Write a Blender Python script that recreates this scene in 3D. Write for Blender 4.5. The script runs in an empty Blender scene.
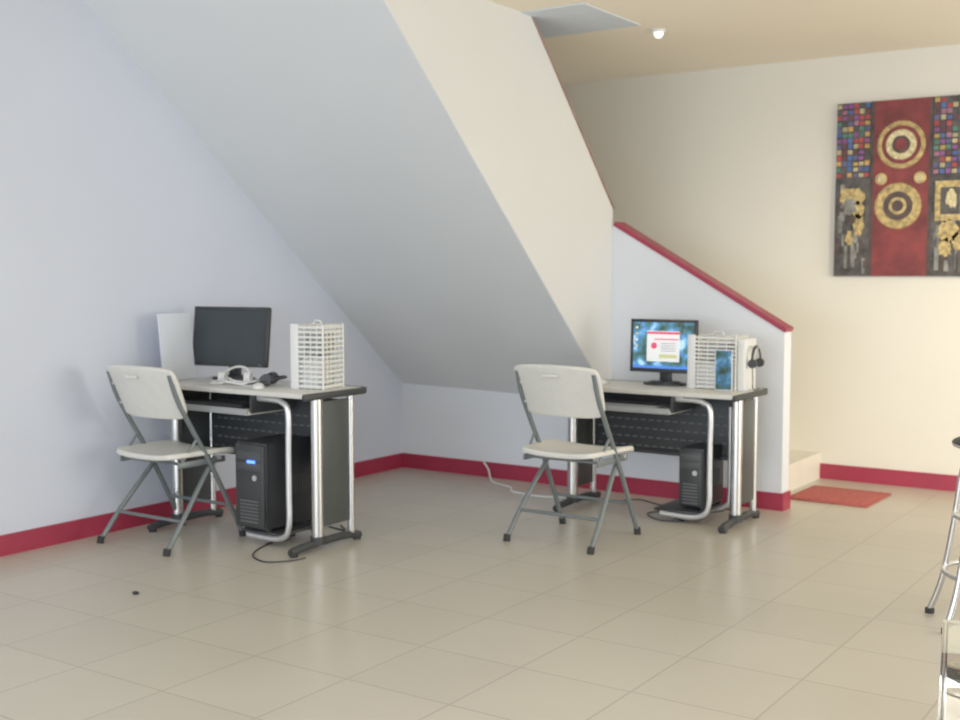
import bpy, bmesh, math, random
from mathutils import Vector, Matrix, Euler
random.seed(4)
scene = bpy.context.scene
col = scene.collection

# ---------------------------------------------------------------- materials
def pbr(name, c, rough=0.5, metal=0.0, noise=0.0, nscale=8.0, bump=0.0, emis=None, estr=0.0, trans=0.0, coat=0.0, spec=None):
    m = bpy.data.materials.new(name); m.use_nodes = True
    nt = m.node_tree; b = nt.nodes['Principled BSDF']
    b.inputs['Base Color'].default_value = (*c, 1)
    b.inputs['Roughness'].default_value = rough
    b.inputs['Metallic'].default_value = metal
    if trans: b.inputs['Transmission Weight'].default_value = trans
    if coat: b.inputs['Coat Weight'].default_value = coat
    if spec is not None: b.inputs['Specular IOR Level'].default_value = spec
    if emis:
        b.inputs['Emission Color'].default_value = (*emis, 1)
        b.inputs['Emission Strength'].default_value = estr
    geo = nt.nodes.new('ShaderNodeNewGeometry')
    n = nt.nodes.new('ShaderNodeTexNoise'); n.inputs['Scale'].default_value = nscale
    n.inputs['Detail'].default_value = 4
    nt.links.new(geo.outputs['Position'], n.inputs['Vector'])
    r = nt.nodes.new('ShaderNodeValToRGB')
    k = noise
    r.color_ramp.elements[0].color = (*[max(0, x*(1-k)) for x in c], 1)
    r.color_ramp.elements[1].color = (*[min(1, x*(1+k)) for x in c], 1)
    r.color_ramp.elements[0].position = .3; r.color_ramp.elements[1].position = .7
    nt.links.new(n.outputs['Fac'], r.inputs['Fac'])
    nt.links.new(r.outputs['Color'], b.inputs['Base Color'])
    if bump:
        bp = nt.nodes.new('ShaderNodeBump'); bp.inputs['Strength'].default_value = bump
        bp.inputs['Distance'].default_value = 0.01
        nt.links.new(n.outputs['Fac'], bp.inputs['Height'])
        nt.links.new(bp.outputs['Normal'], b.inputs['Normal'])
    return m

M = {}
M['wall_cool_tint'] = pbr('white_paint_daylight_tint', (.63,.67,.775), .7, noise=.02, nscale=1.2)  # white wall; the blue of cool daylight is mixed into its colour
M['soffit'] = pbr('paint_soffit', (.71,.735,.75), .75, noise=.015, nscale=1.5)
M['side'] = pbr('paint_side', (.74,.745,.735), .75, noise=.015, nscale=1.5)
M['part'] = pbr('paint_partition', (.74,.77,.82), .75, noise=.02, nscale=1.5)
M['wall_warm_tint'] = pbr('white_paint_warm_light_tint', (.80,.77,.68), .7, noise=.02, nscale=1.0)  # white walls again, with the warm light's tint put into the colour
M['ceil'] = pbr('paint_ceiling', (.90,.82,.67), .85, noise=.01, nscale=1.0)
M['red'] = pbr('paint_red_gloss', (.34,.024,.058), .4, noise=.08, nscale=5)
M['brown'] = pbr('wood_trim_brown', (.30,.19,.15), .6, noise=.2, nscale=9)
M['step'] = pbr('step_tile', (.78,.74,.64), .4, noise=.04, nscale=6)
M['hatch'] = pbr('hatch_grey', (.62,.68,.76), .6, noise=.03)
M['beige'] = pbr('laminate_beige', (.64,.63,.58), .4, noise=.03, nscale=20)
M['black'] = pbr('black_plastic', (.028,.030,.034), .45, noise=.2)
M['blackm'] = pbr('black_metal_matte', (.036,.039,.042), .5, noise=.1)
M['dark'] = pbr('dark_grey_panel', (.06,.066,.066), .45, noise=.1)
M['chrome'] = pbr('chrome', (.70,.70,.70), .25, 1.0, noise=.02)
M['silver'] = pbr('silver_tube', (.70,.71,.72), .34, .7, noise=.02)
M['legs'] = pbr('chair_grey_steel', (.17,.195,.20), .4, .3, noise=.05)
M['plast'] = pbr('chair_white_plastic', (.68,.67,.62), .5, noise=.03, nscale=25)
M['white'] = pbr('white_plastic', (.78,.78,.77), .45, noise=.02)
M['panelp'] = pbr('panel_pale', (.66,.70,.78), .6, noise=.02)
M['wire'] = pbr('white_wire', (.76,.76,.71), .45, noise=.03)
M['grey'] = pbr('grey_plastic', (.32,.33,.34), .45, noise=.05)
M['slot'] = pbr('slot_grey', (.13,.135,.14), .5, noise=.05)
M['key'] = pbr('key_black', (.03,.03,.035), .5, noise=.1)
M['off'] = pbr('screen_off', (.026,.036,.040), .35, noise=.1)
M['led'] = pbr('led_blue', (.05,.1,.9), .4, emis=(.05,.15,1), estr=5)
M['mat'] = pbr('mat_red_weave', (.42,.10,.085), .9, noise=.35, nscale=60, bump=.6)
M['mat2'] = pbr('mat_border', (.36,.08,.07), .9, noise=.3, nscale=60)
M['gold'] = pbr('gold_paint', (.50,.37,.15), .5, .25, noise=.45, nscale=40, bump=.6)
M['goldl'] = pbr('gold_light', (.64,.55,.30), .5, .2, noise=.4, nscale=50, bump=.4)
M['redp'] = pbr('painting_red', (.19,.028,.028), .55, noise=.35, nscale=9)
M['darkp'] = pbr('painting_dark', (.07,.045,.038), .55, noise=.5, nscale=14)
M['greyp'] = pbr('painting_grey', (.22,.22,.20), .6, noise=.5, nscale=12)
M['charp'] = pbr('painting_charcoal', (.07,.065,.062), .6, noise=.6, nscale=16)
M['rubber'] = pbr('rubber_black', (.025,.025,.025), .8, noise=.1)
M['lamp'] = pbr('bulb_white', (.9,.9,.9), .4, emis=(1,.98,.92), estr=1.0)
def mat_glass():
    m = bpy.data.materials.new('table_glass'); m.use_nodes = True
    b = m.node_tree.nodes['Principled BSDF']
    b.inputs['Base Color'].default_value = (.93,.97,.95,1); b.inputs['Roughness'].default_value = .03
    b.inputs['Transmission Weight'].default_value = .97; b.inputs['IOR'].default_value = 1.45
    return m
M['glass'] = mat_glass()

def mat_floor():
    m = bpy.data.materials.new('floor_tiles'); m.use_nodes = True
    nt = m.node_tree; b = nt.nodes['Principled BSDF']
    geo = nt.nodes.new('ShaderNodeNewGeometry')
    br = nt.nodes.new('ShaderNodeTexBrick')
    br.offset = 0; br.squash = 1
    br.inputs['Scale'].default_value = 1
    br.inputs['Brick Width'].default_value = .42; br.inputs['Row Height'].default_value = .42
    br.inputs['Mortar Size'].default_value = .005; br.inputs['Mortar Smooth'].default_value = .5
    br.inputs['Color1'].default_value = (.515,.475,.395,1); br.inputs['Color2'].default_value = (.55,.51,.425,1)
    br.inputs['Mortar'].default_value = (.41,.375,.305,1)
    nt.links.new(geo.outputs['Position'], br.inputs['Vector'])
    n = nt.nodes.new('ShaderNodeTexNoise'); n.inputs['Scale'].default_value = 2.5; n.inputs['Detail'].default_value = 5
    nt.links.new(geo.outputs['Position'], n.inputs['Vector'])
    r = nt.nodes.new('ShaderNodeValToRGB')
    r.color_ramp.elements[0].color = (.92,.92,.92,1); r.color_ramp.elements[1].color = (1.0,1.0,1.0,1)
    nt.links.new(n.outputs['Fac'], r.inputs['Fac'])
    mx = nt.nodes.new('ShaderNodeMix'); mx.data_type='RGBA'; mx.blend_type='MULTIPLY'; mx.inputs[0].default_value=1
    nt.links.new(br.outputs['Color'], mx.inputs[6]); nt.links.new(r.outputs['Color'], mx.inputs[7])
    nt.links.new(mx.outputs[2], b.inputs['Base Color'])
    b.inputs['Roughness'].default_value = .30
    b.inputs['Specular IOR Level'].default_value = .42
    bp = nt.nodes.new('ShaderNodeBump'); bp.inputs['Strength'].default_value=.15; bp.inputs['Distance'].default_value=.002
    bp.invert = True
    nt.links.new(br.outputs['Fac'], bp.inputs['Height']); nt.links.new(bp.outputs['Normal'], b.inputs['Normal'])
    return m
M['floor'] = mat_floor()

def mat_wallpaper(name, estr):
    m = bpy.data.materials.new(name); m.use_nodes = True
    nt = m.node_tree; b = nt.nodes['Principled BSDF']
    tc = nt.nodes.new('ShaderNodeTexCoord')
    n = nt.nodes.new('ShaderNodeTexNoise'); n.inputs['Scale'].default_value = 14; n.inputs['Detail'].default_value = 3
    nt.links.new(tc.outputs['Object'], n.inputs['Vector'])
    r = nt.nodes.new('ShaderNodeValToRGB'); cr = r.color_ramp
    cr.elements[0].position=.36; cr.elements[0].color=(.02,.05,.06,1)
    cr.elements[1].position=.66; cr.elements[1].color=(.40,.62,.74,1)
    e=cr.elements.new(.45); e.color=(.05,.14,.12,1)
    e=cr.elements.new(.52); e.color=(.05,.17,.36,1)
    e=cr.elements.new(.59); e.color=(.11,.32,.55,1)
    nt.links.new(n.outputs['Fac'], r.inputs['Fac'])
    nt.links.new(r.outputs['Color'], b.inputs['Base Color'])
    nt.links.new(r.outputs['Color'], b.inputs['Emission Color'])
    b.inputs['Emission Strength'].default_value = estr
    b.inputs['Roughness'].default_value = .3
    return m
M['wallp'] = mat_wallpaper('screen_wallpaper', .8)
M['card'] = mat_wallpaper('printed_card_blue', .0)
M['scrblue'] = pbr('screen_blue', (.05,.2,.7), .3, emis=(.05,.2,.7), estr=.8)
M['scrwhite'] = pbr('screen_window', (.70,.70,.70), .3, emis=(.72,.74,.74), estr=.6)
M['scrred'] = pbr('screen_red', (.6,.06,.12), .3, emis=(.6,.06,.12), estr=.7)
M['scryel'] = pbr('screen_yellow', (.6,.6,.3), .3, emis=(.6,.6,.3), estr=.4)

# ---------------------------------------------------------------- builder
class B:
    def __init__(s): s.v=[]; s.f=[]; s.fm=[]; s.mats=[]; s.sm=[]
    def mi(s, k):
        if k not in s.mats: s.mats.append(k)
        return s.mats.index(k)
    def add(s, vs, fs, k, smooth=False):
        o=len(s.v); s.v+= [tuple(v) for v in vs]; i=s.mi(k)
        for f in fs: s.f.append([a+o for a in f]); s.fm.append(i); s.sm.append(smooth)
    def bm(s, bm, k, mtx=None, smooth=False):
        if mtx is not None: bm.transform(mtx)
        bm.verts.index_update()
        s.add([v.co[:] for v in bm.verts], [[v.index for v in f.verts] for f in bm.faces], k, smooth); bm.free()
    def box(s, c, d, k, rot=(0,0,0), bev=0.0, seg=2):
        bm=bmesh.new(); bmesh.ops.create_cube(bm, size=1)
        bmesh.ops.scale(bm, vec=d, verts=bm.verts)
        if bev: bmesh.ops.bevel(bm, geom=bm.edges[:], offset=bev, segments=seg, affect='EDGES', profile=.5)
        s.bm(bm, k, Matrix.Translation(c) @ Euler(rot).to_matrix().to_4x4())
    def b2(s, a, b, k, bev=0.0):
        s.box([(a[i]+b[i])/2 for i in range(3)], [abs(b[i]-a[i]) for i in range(3)], k, bev=bev)
    def cyl(s, p, q, r, k, n=20, r2=None):
        p=Vector(p); q=Vector(q); d=q-p
        bm=bmesh.new(); bmesh.ops.create_cone(bm, cap_ends=True, segments=n, radius1=r, radius2=r if r2 is None else r2, depth=d.length)
        s.bm(bm, k, Matrix.Translation((p+q)/2) @ d.to_track_quat('Z','Y').to_matrix().to_4x4(), True)
    def tube(s, pts, r, k, n=10, sub=6, smooth=True, flat=1.0):
        P=[Vector(p) for p in pts]
        if smooth and len(P)>2:
            Q=[]
            for i in range(len(P)-1):
                p0=P[max(i-1,0)];p1=P[i];p2=P[i+1];p3=P[min(i+2,len(P)-1)]
                for j in range(sub):
                    t=j/sub
                    Q.append(.5*((2*p1)+(p2-p0)*t+(2*p0-5*p1+4*p2-p3)*t*t+(3*p1-p0-3*p2+p3)*t**3))
            Q.append(P[-1]); P=Q
        T=[]
        for i in range(len(P)):
            a=P[max(i-1,0)]; b=P[min(i+1,len(P)-1)]; T.append((b-a).normalized())
        u=T[0].orthogonal().normalized(); vs=[]; fs=[]
        for i,p in enumerate(P):
            u=(u-T[i]*u.dot(T[i])).normalized(); w=T[i].cross(u)
            for j in range(n):
                a=2*math.pi*j/n; vs.append(p+u*math.cos(a)*r+w*math.sin(a)*r*flat)
        for i in range(len(P)-1):
            for j in range(n):
                fs.append([i*n+j, i*n+(j+1)%n, (i+1)*n+(j+1)%n, (i+1)*n+j])
        fs.append(list(range(n))[::-1]); fs.append([(len(P)-1)*n+j for j in range(n)])
        s.add(vs, fs, k, True)
    def torus(s, c, R, r, k, mtx=None, n=40, m=10):
        vs=[];fs=[]
        for i in range(n):
            a=2*math.pi*i/n
            for j in range(m):
                b=2*math.pi*j/m
                v=Vector(((R+r*math.cos(b))*math.cos(a),(R+r*math.cos(b))*math.sin(a),r*math.sin(b)))
                if mtx: v=mtx@v
                vs.append(v+Vector(c))
        for i in range(n):
            for j in range(m):
                i2=(i+1)%n
                fs.append([i*m+j,i2*m+j,i2*m+(j+1)%m,i*m+(j+1)%m])
        s.add(vs,fs,k,True)
    def extr(s, poly, axis, a, b, k):
        def mk(p,t):
            return {'x':(t,p[0],p[1]),'y':(p[0],t,p[1]),'z':(p[0],p[1],t)}[axis]
        n=len(poly); vs=[mk(p,a) for p in poly]+[mk(p,b) for p in poly]
        fs=[list(range(n)), list(range(n,2*n))[::-1]]+[[i,(i+1)%n,(i+1)%n+n,i+n] for i in range(n)]
        s.add(vs,fs,k)
    def obj(s, name, loc=(0,0,0), rz=0.0, parent=None, bevel=0):
        me=bpy.data.meshes.new(name); me.from_pydata(s.v,[],s.f)
        for k in s.mats: me.materials.append(M[k])
        for p,i,sm in zip(me.polygons,s.fm,s.sm): p.material_index=i; p.use_smooth=sm
        bm=bmesh.new(); bm.from_mesh(me); bmesh.ops.recalc_face_normals(bm, faces=bm.faces); bm.to_mesh(me); bm.free()
        try:
            me.set_sharp_from_angle(angle=math.radians(40))
        except Exception: pass
        me.update()
        o=bpy.data.objects.new(name, me); col.objects.link(o); o.location=loc; o.rotation_euler=(0,0,rz)
        if parent: o.parent=parent
        if bevel:
            md=o.modifiers.new('bev','BEVEL'); md.width=bevel; md.segments=2; md.limit_method='ANGLE'
        return o
def empty(name, loc, rz=0):
    e=bpy.data.objects.new(name,None); e.location=loc; e.rotation_euler=(0,0,rz); e.empty_display_size=.1; col.objects.link(e); return e

# ---------------------------------------------------------------- room shell
XL=-5.0; YB=6.45; XS=-3.38; XE=-2.29; YR=7.63; CZ=2.72; XR=3.2; YF=-2.6
b=B(); b.b2((XL-.2,YF-.2,-.1),(XR+.2,YR+.2,0),'floor'); b.obj('floor')
b=B(); b.b2((XL-.2,YF-.2,CZ),(XR+.2,YR+.2,CZ+.12),'ceil'); b.obj('ceiling')
b=B(); b.b2((XL-.15,YF-.15,0),(XL,YR+.15,CZ),'wall_cool_tint'); b.obj('wall_left')
b=B(); b.b2((XL,YR,0),(XR,YR+.15,CZ),'wall_warm_tint'); b.obj('wall_back')
b=B(); b.b2((XR,YF,0),(XR+.15,4.6,CZ),'wall_warm_tint'); b.b2((XR,7.0,0),(XR+.15,YR+.15,CZ),'wall_warm_tint'); b.b2((XR,4.6,2.4),(XR+.15,7.0,CZ),'wall_warm_tint'); b.obj('wall_right')
b=B(); b.b2((XL,YF-.15,0),(-4.2,YF,CZ),'wall_warm_tint'); b.b2((2.4,YF-.15,0),(XR,YF,CZ),'wall_warm_tint'); b.b2((-4.2,YF-.15,2.45),(2.4,YF,CZ),'wall_warm_tint'); b.b2((-4.2,YF-.15,0),(2.4,YF,.35),'wall_warm_tint'); b.obj('wall_front')
b=B()
for x in (-4.18,-2.0,.2,2.38): b.b2((x-.03,YF-.1,.35),(x+.03,YF-.04,2.45),'white')
b.b2((-4.2,YF-.1,.35),(2.4,YF-.04,.41),'white'); b.b2((-4.2,YF-.1,2.39),(2.4,YF-.04,2.45),'white'); b.obj('window_1')

b=B(); b.b2((XL,YB,0),(XS,YB+.1,.60),'part'); b.obj('wall_under_stairs')
b=B(); b.extr([(XS,0),(XE,0),(XE,1.015),(XS,1.635)],'y',YB,YB+.11,'part'); b.obj('wall_stair_partition')
def sloped_bar(b, p, q, dx, w, h, k):
    d=Vector((q[0]-p[0],q[1]-p[1])).normalized(); n=Vector((-d.y,d.x))
    if n.y<0: n=-n
    a=Vector(p)-d*dx; c=Vector(q)+d*dx
    b.extr([tuple(a),tuple(c),tuple(c+n*h),tuple(a+n*h)],'y',w[0],w[1],k)
b=B(); sloped_bar(b,(XS+.012,1.632),(XE,1.013),.002,(YB-.006,YB+.116),.026,'red'); b.obj('trim_partition_cap')

b=B()
yl=YB-(CZ-.586)/.826; yr=YB-(CZ-.55)/.91
vs=[(XL,YB,.586),(XS,YB,.55),(XS,yr,CZ),(XL,yl,CZ), (XL,YB,.85),(XS,YB,.85),(XS,YB-2.0,CZ),(XL,YB-2.0,CZ)]
b.add(vs,[[0,1,2],[0,2,3],[0,1,5,4],[4,5,6,7],[1,5,6,2],[0,4,7,3],[2,6,7,3]],'soffit')
for i in range(8):
    y0=YB-.22*i; z0=.85+.2*i
    b.b2((XL+.005,y0-.22,z0+.02),(XS-.1,y0,min(z0+.2,CZ-.01)),'step')
b.obj('upper_stair_flight')
b=B()
yt=YB-(CZ-1.735)/1.03
poly=[(YB,.558),(YB,1.735),(yt,CZ),(yr+.009,CZ)]
b.extr(poly,'x',XS-.10,XS+.002,'side'); b.obj('wall_stair_side')
b=B(); a=Vector((YB+.01,1.73)); c=Vector((yt,CZ-.002)); d=(c-a).normalized(); n=Vector((-d.y,d.x)); n = n if n.y>0 else -n
b.extr([tuple(a),tuple(c),tuple(c+n*.013),tuple(a+n*.013)],'x',XS-.11,XS+.008,'brown'); b.obj('trim_stair_side')
b=B()
for i in range(4):
    b.b2((XS-.19,YB+.112,.17*i),(-2.45-.28*i,YR-.002,.17*(i+1)),'step')
b.b2((XL+.002,YB+.112,.59),(-3.57,YR-.002,.85),'step'); b.b2((-3.9,YB+.112,0),(-3.57,YR-.002,.59),'step')
b.obj('lower_stair_flight')
BH=.1
b=B(); b.b2((XL,YF,0),(XL+.015,YB,BH),'red'); b.obj('baseboard_left')
b=B(); b.b2((XL+.015,YB-.015,0),(XE,YB,BH),'red'); b.b2((XE,YB-.015,0),(XE+.015,YB+.11,BH),'red'); b.obj('baseboard_under_stairs')
b=B(); b.b2((-2.45,YR-.015,0),(XR,YR,BH),'red'); b.obj('baseboard_back')
b=B(); b.b2((-3.72,5.40,CZ-.006),(-3.0,6.04,CZ),'hatch'); b.obj('ceiling_hatch')
b=B(); b.cyl((-2.98,6.23,CZ-.015),(-2.98,6.23,CZ),.04,'white',24)
bm=bmesh.new(); bmesh.ops.create_uvsphere(bm,u_segments=16,v_segments=10,radius=.028); b.bm(bm,'lamp',Matrix.Translation((-2.98,6.23,CZ-.02)),True)
b.obj('ceiling_lamp')

# ---------------------------------------------------------------- painting
def painting():
    root=empty('abstract_painting',(-2.38,YR-.02,1.325)); W=.81;H=1.09
    b=B(); b.b2((0,-.015,0),(W,.018,H),'charp'); b.obj('canvas',parent=root,bevel=.003)
    y=-.0165
    def q(b,x0,z0,x1,z1,k,dy=0.0,t=.003):
        b.b2((x0*W,y-t-dy,z0*H),(x1*W,y-dy,z1*H),k)
    b=B()
    q(b,.27,0,.73,1,'redp'); q(b,.27,0,.295,1,'darkp',.001); q(b,.705,0,.73,1,'darkp',.001)
    q(b,.0,0,.27,.56,'charp'); q(b,.73,0,1,.56,'charp')
    for i in range(60):
        x=random.choice([random.uniform(0,.24),random.uniform(.73,.97)]); z=random.uniform(0,.42)
        q(b,x,z,x+random.uniform(.008,.035),z+random.uniform(.04,.14),random.choice(['charp','darkp','greyp','greyp']),.001+.0001*i)
    b.obj('panels',parent=root)
    cols=[(.38,.05,.05),(.50,.30,.08),(.06,.12,.32),(.24,.07,.25),(.07,.19,.13),(.45,.38,.2),(.12,.04,.05),(.35,.14,.22),(.10,.10,.22)]
    for i,c in enumerate(cols): M['mos%d'%i]=pbr('mosaic_paint_%d'%i,c,.5,noise=.3,nscale=30)
    b=B()
    for side in (0,.735):
        for i in range(6):
            for j in range(13):
                if random.random()<.12: continue
                x=side+.002+i*.0438+random.uniform(-.002,.002); z=.57+j*.033
                q(b,x+.004,z+.003,x+.039,z+random.uniform(.022,.030),'mos%d'%random.randrange(9),.002,.004)
    b.obj('mosaic',parent=root)
    def blob(b,cx,cz,rx,rz,k,dy,n=26,jit=.2):
        pts=[]
        for i in range(n):
            a=2*math.pi*i/n; r=1+random.uniform(-jit,jit)
            pts.append((cx*W+math.cos(a)*rx*r*W, cz*H+math.sin(a)*rz*r*H))
        b.extr(pts,'y',y-dy-.003,y-dy,k)
    b=B()
    for (cx,cz,rx,rz) in ((.13,.46,.10,.055),(.17,.38,.06,.05),(.19,.30,.04,.06),(.12,.22,.03,.04),(.86,.25,.07,.06),(.84,.16,.05,.05),(.93,.20,.04,.05)):
        blob(b,cx,cz,rx,rz,'gold',.0095)
    blob(b,.12,.40,.05,.05,'greyp',.011); blob(b,.14,.33,.03,.03,'darkp',.011)
    q(b,.76,.31,.98,.53,'gold',.0095); q(b,.80,.345,.94,.495,'charp',.011,.003); blob(b,.88,.43,.04,.05,'goldl',.0115)
    b.obj('gold_leaf',parent=root)
    b=B()
    def disc(cx,cz,r,k,dy,ray=0,n=64):
        pts=[]
        for i in range(n):
            a=2*math.pi*i/n; rr=r*(1+(ray if i%2 else -ray))
            pts.append((cx*W+math.cos(a)*rr, cz*H+math.sin(a)*rr))
        b.extr(pts,'y',y-dy-.003,y-dy,k)
    for (cx,cz,s,inner) in ((.50,.745,1,0),(.485,.40,.97,1)):
        disc(cx,cz,.145*s,'gold',.002,.03,96)
        disc(cx,cz,.118*s,'redp' if inner==0 else 'gold',.004)
        disc(cx,cz,.092*s,'goldl' if inner==0 else 'darkp',.006,.03)
        disc(cx,cz,.055*s,'darkp' if inner==0 else 'gold',.008)
        disc(cx,cz,.036*s,'redp' if inner==0 else 'darkp',.010)
        b.torus((cx*W,y-.004,cz*H),.132*s,.005,'gold',Matrix.Rotation(math.pi/2,3,'X'),48,6)
    for cx in (.355,.645):
        disc(cx,.555,.036,'gold',.004,.04,32); disc(cx,.555,.02,'goldl',.006,0,24)
    b.obj('gold_suns',parent=root)
painting()

# ---------------------------------------------------------------- door mat
b=B(); b.box((0,0,.006),(.48,.49,.012),'mat2',bev=.003); b.box((0,0,.0085),(.43,.44,.010),'mat',bev=.002)
for i in range(15): b.box((-.20+.0285*i,0,.0145),(.012,.43,.004),'mat',bev=.001)
b.obj('door_mat',(-2.145,7.045,0),math.radians(-1))

# ---------------------------------------------------------------- desks
def desk(loc,H):
    root=empty('computer_desk',loc); W=1.08
    b=B(); b.box((0,-.035,H-.0125),(W-.03,.44,.025),'beige',bev=.006)
    for sx in (-1,1): b.box((sx*(W/2-.012),-.03,H-.018),(.026,.46,.034),'blackm',bev=.01)
    b.box((0,.19,H-.014),(W,.02,.03),'blackm',bev=.005)
    b.obj('desktop',parent=root)
    b=B()
    for sx in (-1,1):
        x=sx*(W/2-.045)
        b.cyl((x,-.13,.03),(x,-.13,H-.03),.030,'chrome',28)
        b.cyl((x,.12,.03),(x,.12,H-.03),.018,'chrome',20)
        b.cyl((x,-.13,.03),(x,-.13,.07),.036,'blackm',24)
        b.box((x,.0,(H+.06)/2),(.016,.23,H-.16),'dark',bev=.004)
        b.tube([(x,-.32,.02),(x,-.26,.032),(x,0,.04),(x,.13,.032),(x,.18,.02)],.022,'blackm',10,flat=.9)
        for yy in (-.30,.165): b.cyl((x,yy,0),(x,yy,.015),.02,'rubber',14)
    b.obj('end_frames',parent=root)
    b=B(); b.box((0,.11,H-.22),(W-.12,.012,.32),'blackm',bev=.003)
    for r in range(5):
        for c in range(18):
            b.box((-.43+.05*c+(.025 if r%2 else 0)-.01,.1035,H-.36+.05*r),(.03,.002,.007),'slot')
    b.box((0,.10,H-.39),(W-.12,.03,.02),'blackm',bev=.004)
    b.obj('modesty_panel',parent=root)
    b=B(); b.box((-.14,-.12,H-.115),(.62,.30,.018),'beige',bev=.004)
    b.box((-.14,-.265,H-.108),(.62,.012,.03),'grey',bev=.004)
    for x in (-.455,.175):
        b.box((x,-.1,H-.07),(.012,.30,.09),'blackm')
    b.obj('keyboard_tray',parent=root)
    b=B()
    x=.375
    b.tube([(.16,-.20,H-.045),(.28,-.20,H-.045),(.335,-.20,H-.055),(x,-.20,H-.10),(x,-.20,H-.3),(x,-.20,.25),(x,-.20,.14),(x-.02,-.20,.07),(x-.09,-.20,.042),(x-.22,-.20,.042),(x-.28,-.20,.045)],.0145,'silver',14)
    b.tube([(x,.08,H-.1),(x,.08,.14),(x-.02,.08,.07),(x-.09,.08,.042),(x-.28,.08,.045)],.012,'silver',12)
    b.box((x-.19,-.04,.062),(.26,.33,.014),'blackm',bev=.003)
    b.box((.20,-.2,H-.035),(.05,.03,.025),'silver')
    b.obj('tower_holder',parent=root)
    return root
HL=.775; HR=.715
LC=(-4.32,4.39,0); RC=(-2.835,6.02,0)
desk(LC,HL); desk(RC,HR)

def tower(loc,w,d,h,led):
    b=B(); b.box((0,0,h/2+.01),(w,d,h-.01),'black',bev=.006)
    b.box((0,-d/2-.008,h/2+.01),(w*.96,.02,h-.03),'blackm',bev=.008)
    b.box((0,-d/2-.019,h*.86),(w*.8,.004,.042),'dark',bev=.002); b.box((0,-d/2-.02,h*.74),(w*.8,.004,.038),'dark',bev=.002)
    b.cyl((w*.2,-d/2-.024,h*.62),(w*.2,-d/2-.016,h*.62),.014,'silver',18)
    if led: b.box((.02,-d/2-.024,h*.80),(.05,.006,.012),'led')
    for i in range(7): b.box((0,-d/2-.019,h*.12+i*.017),(w*.6,.004,.006),'slot')
    for i in range(6): b.box((w/2+.001,d*.1+i*.02-.05,h*.5),(.002,.008,.09),'dark')
    for sx in (-1,1):
        for sy in (-1,1): b.cyl((sx*w*.38,sy*d*.4,0),(sx*w*.38,sy*d*.4,.016),.014,'rubber',12)
    return b.obj('computer_tower',loc)
tower((LC[0]+.155,LC[1]-.04,.0695),.20,.38,.44,True)
tower((RC[0]+.25,RC[1]-.01,.0695),.14,.28,.33,False)

def monitor(loc,rz,on,tilt=-.08,w=.44,h=.305):
    root=empty('computer_monitor',loc,rz)
    zc=.07+h/2
    b=B()
    n=32; pts=[(math.cos(2*math.pi*i/n)*.125, math.sin(2*math.pi*i/n)*.085+.02) for i in range(n)]
    b.extr(pts,'z',0,.012,'black'); 
    pts=[(math.cos(2*math.pi*i/n)*.09, math.sin(2*math.pi*i/n)*.06+.02) for i in range(n)]
    b.extr(pts,'z',.012,.02,'black')
    b.box((0,.04,.09),(.07,.028,.16),'black',(-.08,0,0),bev=.008)
    b.obj('stand',parent=root)
    def sub(bb,name):
        o=bb.obj(name,parent=root); o.location=(0,0,zc); o.rotation_euler=(tilt,0,0); return o
    b=B(); b.box((0,.008,0),(w,.028,h),'black',bev=.008); b.box((0,.032,-.01),(w*.6,.035,h*.6),'black',bev=.012)
    bz=.018
    for a_,c_ in (((0,h/2-bz/2),(w,bz)),((0,-h/2+bz*.65),(w,bz*1.3)),((-w/2+bz/2,0),(bz,h)),((w/2-bz/2,0),(bz,h))):
        b.box((a_[0],-.008,a_[1]),(c_[0],.006,c_[1]),'black',bev=.002)
    b.box((w*.42,-.012,-h/2+.012),(.012,.003,.004),'led' if on else 'grey')
    sub(b,'housing')
    b=B(); sw=w-2*bz; sh=h-bz*2.3; zc2=bz*.15
    b.box((0,-.0068,zc2),(sw,.002,sh),'wallp' if on else 'off')
    if on:
        b.box((0,-.0082,zc2-sh/2+.007),(sw,.001,.014),'scrblue')
        b.box((.0,-.0082,zc2-.005),(sw*.54,.001,sh*.66),'scrwhite')
        b.box((.0,-.0090,zc2+.070),(sw*.54,.001,.014),'scrred')
        b.box((.02,-.0090,zc2+.035),(sw*.40,.001,.007),'scrred')
        b.cyl((-.055,-.0096,zc2-.002),(-.055,-.0086,zc2-.002),.019,'scrred',24)
        b.box((.03,-.0090,zc2-.06),(sw*.3,.001,.022),'scryel')
        for i in range(4): b.box((.03,-.0092,zc2+.012-.014*i),(.09,.001,.004),'grey')
        for i in range(4): b.box((-sw/2+.02,-.0085,zc2+sh/2-.03-.035*i),(.012,.001,.012),'scryel' if i%2 else 'scrwhite')
    sub(b,'screen')
monitor((-4.645,4.50,HL),math.radians(10),False,tilt=-.12,w=.48,h=.32)
monitor((-2.86,6.09,HR),math.radians(2),True,tilt=-.04,w=.40,h=.30)

def keyboard(loc,k):
    b=B(); b.box((0,0,.009),(.42,.145,.018),k,bev=.005)
    for r in range(5):
        for c in range(16):
            b.box((-.19+.0253*c,-.05+.025*r,.0205),(.021,.02,.006),'key')
    b.obj('computer_keyboard',loc)
keyboard((LC[0]-.14,LC[1]-.14,HL-.106),'black')
keyboard((RC[0]-.14,RC[1]-.14,HR-.106),'grey')
def mouse(loc,k,rz=0):
    b=B(); bm=bmesh.new(); bmesh.ops.create_uvsphere(bm,u_segments=20,v_segments=12,radius=1)
    bmesh.ops.scale(bm,vec=(.03,.053,.022),verts=bm.verts)
    for v in bm.verts: v.co.z=max(v.co.z,-.006)
    b.bm(bm,k,Matrix.Translation((0,0,.008)),True); b.box((0,.02,.029),(.004,.015,.004),'grey')
    b.tube([(0,.05,.008),(.01,.08,.004),(-.02,.11,.004),(-.06,.12,.004)],.0022,k,6)
    b.obj('computer_mouse',loc,rz)
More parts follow.
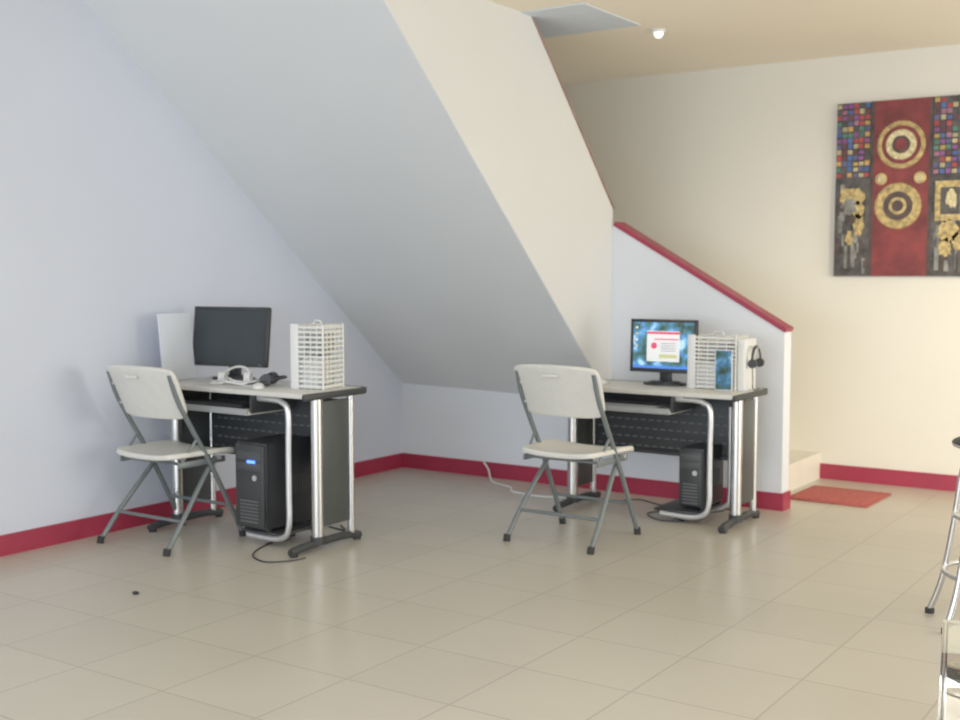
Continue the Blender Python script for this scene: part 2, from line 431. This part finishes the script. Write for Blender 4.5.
mouse((RC[0]-.33,RC[1]-.1,HR),'white'); mouse((LC[0]+.16,LC[1]-.18,HL),'white',.8)

def wire_rack(loc,rz,w,d,h):
    b=B()
    for sx in (-1,1):
        for sy in (-1,1): b.cyl((sx*w/2,sy*d/2,0),(sx*w/2,sy*d/2,h),.0055,'wire',10)
    n=13
    for i in range(n):
        z=.015+(h-.03)*i/(n-1)
        for sy in (-1,1): b.box((0,sy*d/2,z),(w,.004,.011),'wire')
        for sx in (-1,1): b.box((sx*w/2,0,z),(.004,d,.011),'wire')
    for i in range(1,5): b.cyl((-w/2+w*i/5,-d/2,0),(-w/2+w*i/5,-d/2,h),.003,'wire',8); b.cyl((w/2,-d/2+d*i/5,0),(w/2,-d/2+d*i/5,h),.003,'wire',8)
    b.box((-w/2+.016,-d/2-.004,h/2),(.045,.006,h),'white',bev=.002)
    b.box((0,0,.008),(w,d,.006),'wire'); b.box((0,0,h*.5),(w,d,.004),'wire'); 
    b.box((-w*.1,.0,h*.26),(w*.6,d*.7,h*.42),'white',bev=.003)
    b.box((0.01,.0,h*.70),(w*.5,d*.7,h*.32),'grey',bev=.003)
    b.tube([(-w*.12,0,h-.005),(-w*.08,0,h+.014),(w*.08,0,h+.014),(w*.12,0,h-.005)],.004,'wire',8)
    for sx in (-1,1): b.box((sx*w*.3,0,h-.006),(.006,d,.006),'wire')
    return b.obj('wire_file_rack',loc,rz)
wire_rack((-3.955,4.42,HL),math.radians(8),.18,.18,.32)
wire_rack((-2.53,6.08,HR),0,.27,.16,.295)
b=B(); b.box((0,0,.11),(.10,.006,.22),'white',bev=.001); b.box((0,-.0036,.11),(.09,.001,.21),'card'); b.obj('printed_card',(-2.455,5.98,HR),0)
b=B(); b.box((0,0,.14),(.045,.16,.28),'white',bev=.006); b.box((0,-.082,.14),(.03,.003,.22),'wire',bev=.001)
b.cyl((.02,0,.232),(.08,0,.232),.005,'silver',10)
b.obj('box_file',(-2.365,6.08,HR),0)

def headset(loc,rz,kb,kc,mode=0,tilt=62):
    b=B()
    if mode==0:
        R=Euler((math.radians(tilt),0,0)).to_matrix()
        pts=[R@Vector((.075*math.cos(a),.085*math.sin(a),0))+Vector((0,0,.03)) for a in [math.pi*i/12 for i in range(13)]]
        b.tube(pts,.006,kb,8,flat=1.6)
        for sx in (-1,1):
            b.cyl((sx*.062,0,.032),(sx*.085,0,.032),.03,kc,22); b.torus((sx*.06,0,.032),.022,.010,kb,Matrix.Rotation(math.pi/2,3,'Y'),20,8)
        b.tube([(.085,0,.03),(.10,-.05,.02),(.07,-.09,.012),(.03,-.10,.012)],.004,kb,6)
        if kb=='white':
            b.tube([(-.08,0,.02),(-.12,-.04,.006),(-.05,-.08,.012),(.0,-.03,.02),(.05,-.06,.008),(.10,-.09,.014),(.13,-.05,.02),(.07,-.02,.014),(.02,-.06,.02),(-.03,-.02,.03),(-.02,-.08,.02),(.09,-.10,.006)],.0055,kb,6)
    else:
        pts=[Vector((.0,.06*math.cos(a),.075*math.sin(a)+.09)) for a in [math.pi*i/12 for i in range(13)]]
        b.tube(pts,.005,kb,8,flat=1.6)
        for sy in (-1,1):
            b.cyl((0,sy*.042,.075),(0,sy*.062,.075),.024,kc,22); b.cyl((0,sy*.055,.075),(0,sy*.06,.105),.006,kb,8)
        b.tube([(0,-.055,.05),(.005,-.06,.0),(.0,-.04,-.06),(.0,.03,-.068),(.0,.05,-.068)],.003,kb,6)
    b.obj('headset',loc,rz)
headset((-4.44,4.33,HL),math.radians(25),'white','white',0,40)
headset((-4.25,4.38,HL),math.radians(-60),'black','blackm',0,8)
headset((-2.312,6.08,HR+.072),0,'blackm','blackm',1)

# thin pale panel leaning near the left wall
b=B(); b.box((0,0,.18),(.012,.22,.355),'panelp',(0,-.10,0),bev=.003); b.obj('leaning_panel',(-4.845,4.30,HL),0)

# ---------------------------------------------------------------- folding chairs
def chair(loc,rz=0):
    root=empty('folding_chair',loc,rz)
    b=B()
    for sx in (-1,1):
        b.tube([(sx*.225,.255,.012),(sx*.222,.135,.24),(sx*.220,.02,.445),(sx*.220,-.09,.62),(sx*.220,-.16,.74),(sx*.220,-.205,.86)],.0125,'legs',12)
        b.tube([(sx*.20,.10,.425),(sx*.205,.02,.34),(sx*.232,-.14,.16),(sx*.242,-.262,.012)],.0125,'legs',12)
        for p in ((sx*.225,.256,0),(sx*.242,-.264,0)): b.cyl(p,(p[0],p[1]*.97,.035),.018,'rubber',14)
        b.box((sx*.213,.0,.415),(.012,.30,.03),'legs',bev=.003)
        b.cyl((sx*.19,.105,.425),(sx*.23,.105,.425),.01,'silver',12)
        b.tube([(sx*.218,-.04,.53),(sx*.212,-.10,.46),(sx*.206,-.13,.42)],.007,'legs',8)
    b.cyl((-.226,.17,.175),(.226,.17,.175),.009,'legs',12)
    b.cyl((-.233,-.155,.145),(.233,-.155,.145),.009,'legs',12)
    b.cyl((-.20,-.13,.42),(.20,-.13,.42),.008,'legs',12)
    b.obj('frame',parent=root)
    def panel(fn, nx, ny, th, name):
        vs=[];fs=[]
        for j in range(ny+1):
            for i in range(nx+1):
                u=-1+2*i/nx; v=-1+2*j/ny
                vs.append(fn(u*math.sqrt(1-.16*v**6),v*math.sqrt(1-.16*u**6)))
        for j in range(ny):
            for i in range(nx):
                a=j*(nx+1)+i; fs.append([a,a+1,a+nx+2,a+nx+1])
        bb=B(); bb.add(vs,fs,'plast',True); o=bb.obj(name,parent=root)
        md=o.modifiers.new('sol','SOLIDIFY'); md.thickness=th; md.offset=0
        md=o.modifiers.new('bev','BEVEL'); md.width=.008; md.segments=3; md.limit_method='ANGLE'
        return o
    panel(lambda u,v:(u*(.228+.012*v), .015+v*.22, .452+.012*abs(u)**3-.016*math.cos(u*1.5)*math.cos(v*1.4)-(.018*max(0,v)**4)),20,20,.026,'seat')
    def bk(u,v):
        t=(v+1)/2
        x=u*(.228+.024*t); z=.635+.255*t + .008*math.cos(u*1.5)*t
        y=-.100-.115*t-.045*(1-u*u)+.012
        return (x,y,z)
    panel(bk,22,12,.022,'backrest')
    b=B()
    b.box((0,-.251,.845),(.09,.008,.014),'plast',(-.4,0,0),bev=.003)
    for sx in (-1,1):
        for z_,y_ in ((.70,-.145),(.80,-.188)): b.cyl((sx*.205,y_-.006,z_),(sx*.205,y_+.012,z_),.006,'silver',10)
    b.obj('fittings',parent=root)
chair((-4.585,4.03,0),math.radians(0))
chair((-2.925,5.20,0),math.radians(-1))

# ---------------------------------------------------------------- cables
def cable(pts,k,r=.004,name='power_cable'):
    b=B(); b.tube([(p[0],p[1],p[2] if len(p)>2 else r) for p in pts],r,k,8,8); b.obj(name)
cable([(-4.15,4.45),(-4.12,4.25),(-4.06,4.08),(-3.98,3.98),(-3.86,3.94),(-3.78,4.02),(-3.76,4.10)],'blackm')
cable([(-4.9,4.72),(-4.6,4.70),(-4.35,4.62),(-4.2,4.70),(-4.0,4.66),(-4.1,4.75)],'blackm')
cable([(-2.55,6.25),(-2.62,6.1),(-2.72,5.95),(-2.62,5.86),(-2.75,5.82),(-2.88,5.95),(-2.80,6.1)],'blackm')
cable([(-2.5,6.30),(-2.7,6.28),(-2.9,6.20),(-3.1,6.28),(-3.2,6.15),(-3.38,6.1),(-3.36,6.0)],'blackm')
cable([(-4.3,6.42,.1),(-4.25,6.40,.06),(-4.15,6.3,.004),(-3.95,6.2,.004),(-3.85,6.08,.004),(-3.6,6.05,.004),(-3.45,6.15,.004)],'white',.005)
b=B(); bm=bmesh.new(); bmesh.ops.create_icosphere(bm,subdivisions=2,radius=.014); bmesh.ops.scale(bm,vec=(1.4,.8,.5),verts=bm.verts); b.bm(bm,'rubber',Matrix.Translation((0,0,.007)),True)
b.obj('floor_debris',(-3.93,3.24,0))

# ---------------------------------------------------------------- bar stool (right edge)
root=empty('bar_stool',(-.82,4.80,0))
b=B()
b.cyl((0,0,.665),(0,0,.675),.17,'chrome',40)
bm=bmesh.new(); bmesh.ops.create_uvsphere(bm,u_segments=36,v_segments=14,radius=.205); bmesh.ops.scale(bm,vec=(1,1,.17),verts=bm.verts)
b.bm(bm,'black',Matrix.Translation((0,0,.70)),True); b.torus((0,0,.695),.195,.010,'chrome',None,48,8)
b.obj('seat',parent=root)
b=B()
for i in range(6):
    a=math.radians(-5+60*i); c,s_=math.cos(a),math.sin(a)
    b.tube([(c*.15,s_*.15,.665),(c*.175,s_*.175,.55),(c*.20,s_*.20,.35),(c*.235,s_*.235,.15),(c*.28,s_*.28,.015)],.012,'chrome',12)
    b.cyl((c*.28,s_*.28,0),(c*.28,s_*.28,.02),.018,'rubber',14)
b.torus((0,0,.20),.222,.010,'chrome',None,48,10)
b.torus((0,0,.42),.190,.008,'chrome',None,48,10)
b.obj('legs',parent=root)
# ---------------------------------------------------------------- glass table (right edge)
root=empty('glass_coffee_table',(-.225,2.86,0),math.radians(12))
b=B(); b.box((0,0,.445),(.78,.82,.010),'glass',bev=.003); b.obj('glass_top',parent=root)
b=B()
for sx in (-1,1):
    for sy in (-1,1):
        b.cyl((sx*.37,sy*.38,0),(sx*.37,sy*.38,.44),.014,'chrome',16); b.cyl((sx*.37,sy*.38,0),(sx*.37,sy*.38,.012),.02,'rubber',14)
    b.cyl((sx*.38,-.39,.432),(sx*.38,.39,.432),.010,'chrome',12); b.cyl((sx*.37,-.38,.16),(sx*.37,.38,.16),.008,'chrome',12)
for sy in (-1,1):
    b.cyl((-.38,sy*.39,.432),(.38,sy*.39,.432),.010,'chrome',12); b.cyl((-.37,sy*.38,.16),(.37,sy*.38,.16),.008,'chrome',12)
b.obj('frame',parent=root)
b=B()
for i in range(5): b.torus((0,0,.006+.009*i),.06+.006*(i%3),.005,'rubber',None,32,8)
b.tube([(.07,0,.03),(.12,.05,.02),(.16,.02,.008),(.2,.08,.006)],.005,'rubber',8)
b.obj('cable_coil',(-.425,2.55,.450))

# ---------------------------------------------------------------- lights
def area(name,loc,rot,sx,sy,e,c):
    l=bpy.data.lights.new(name,'AREA'); l.shape='RECTANGLE'; l.size=sx; l.size_y=sy; l.energy=e; l.color=c
    o=bpy.data.objects.new(name,l); o.location=loc; o.rotation_euler=rot; col.objects.link(o)
    return o
area('window_daylight',(-.9,YF-.2,1.4),(math.radians(90),0,0),6.4,2.0,260,(.80,.88,1.0))
area('doorway_daylight',(XR+.1,5.8,1.25),(math.radians(90),0,math.radians(90)),2.3,2.2,125,(1.0,.95,.85))
area('ceiling_fill',(-.8,2.2,CZ-.03),(0,0,0),1.2,.3,28,(1,.97,.9))  # added area light under the ceiling for warm fill, no real fixture
sp=bpy.data.lights.new('warm_spot','SPOT'); sp.energy=260; sp.color=(1,.87,.64); sp.spot_size=math.radians(60); sp.spot_blend=1; sp.shadow_soft_size=.25  # added out-of-view spot, aimed to put a warm glow on the back wall
o=bpy.data.objects.new('warm_spot',sp); o.location=(.5,5.0,1.9); o.rotation_euler=(Vector((-1.75,YR,.75))-o.location).to_track_quat('-Z','Y').to_euler(); col.objects.link(o)
w=bpy.data.worlds.new('sky'); scene.world=w; w.use_nodes=True
bg=w.node_tree.nodes['Background']; bg.inputs[0].default_value=(.80,.88,1,1); bg.inputs[1].default_value=1.2

# ---------------------------------------------------------------- camera
cam=bpy.data.cameras.new('camera'); cam.sensor_width=36; cam.lens=1183/960*36
cam.dof.use_dof=True; cam.dof.focus_distance=3.2; cam.dof.aperture_fstop=4.0
co=bpy.data.objects.new('camera',cam); co.location=(0,0,1.35); co.rotation_euler=(math.radians(90-4.25),0,math.radians(34)); col.objects.link(co)
scene.camera=co
scene.view_settings.view_transform='Standard'
scene.view_settings.gamma=1.12
scene.view_settings.exposure=-.14
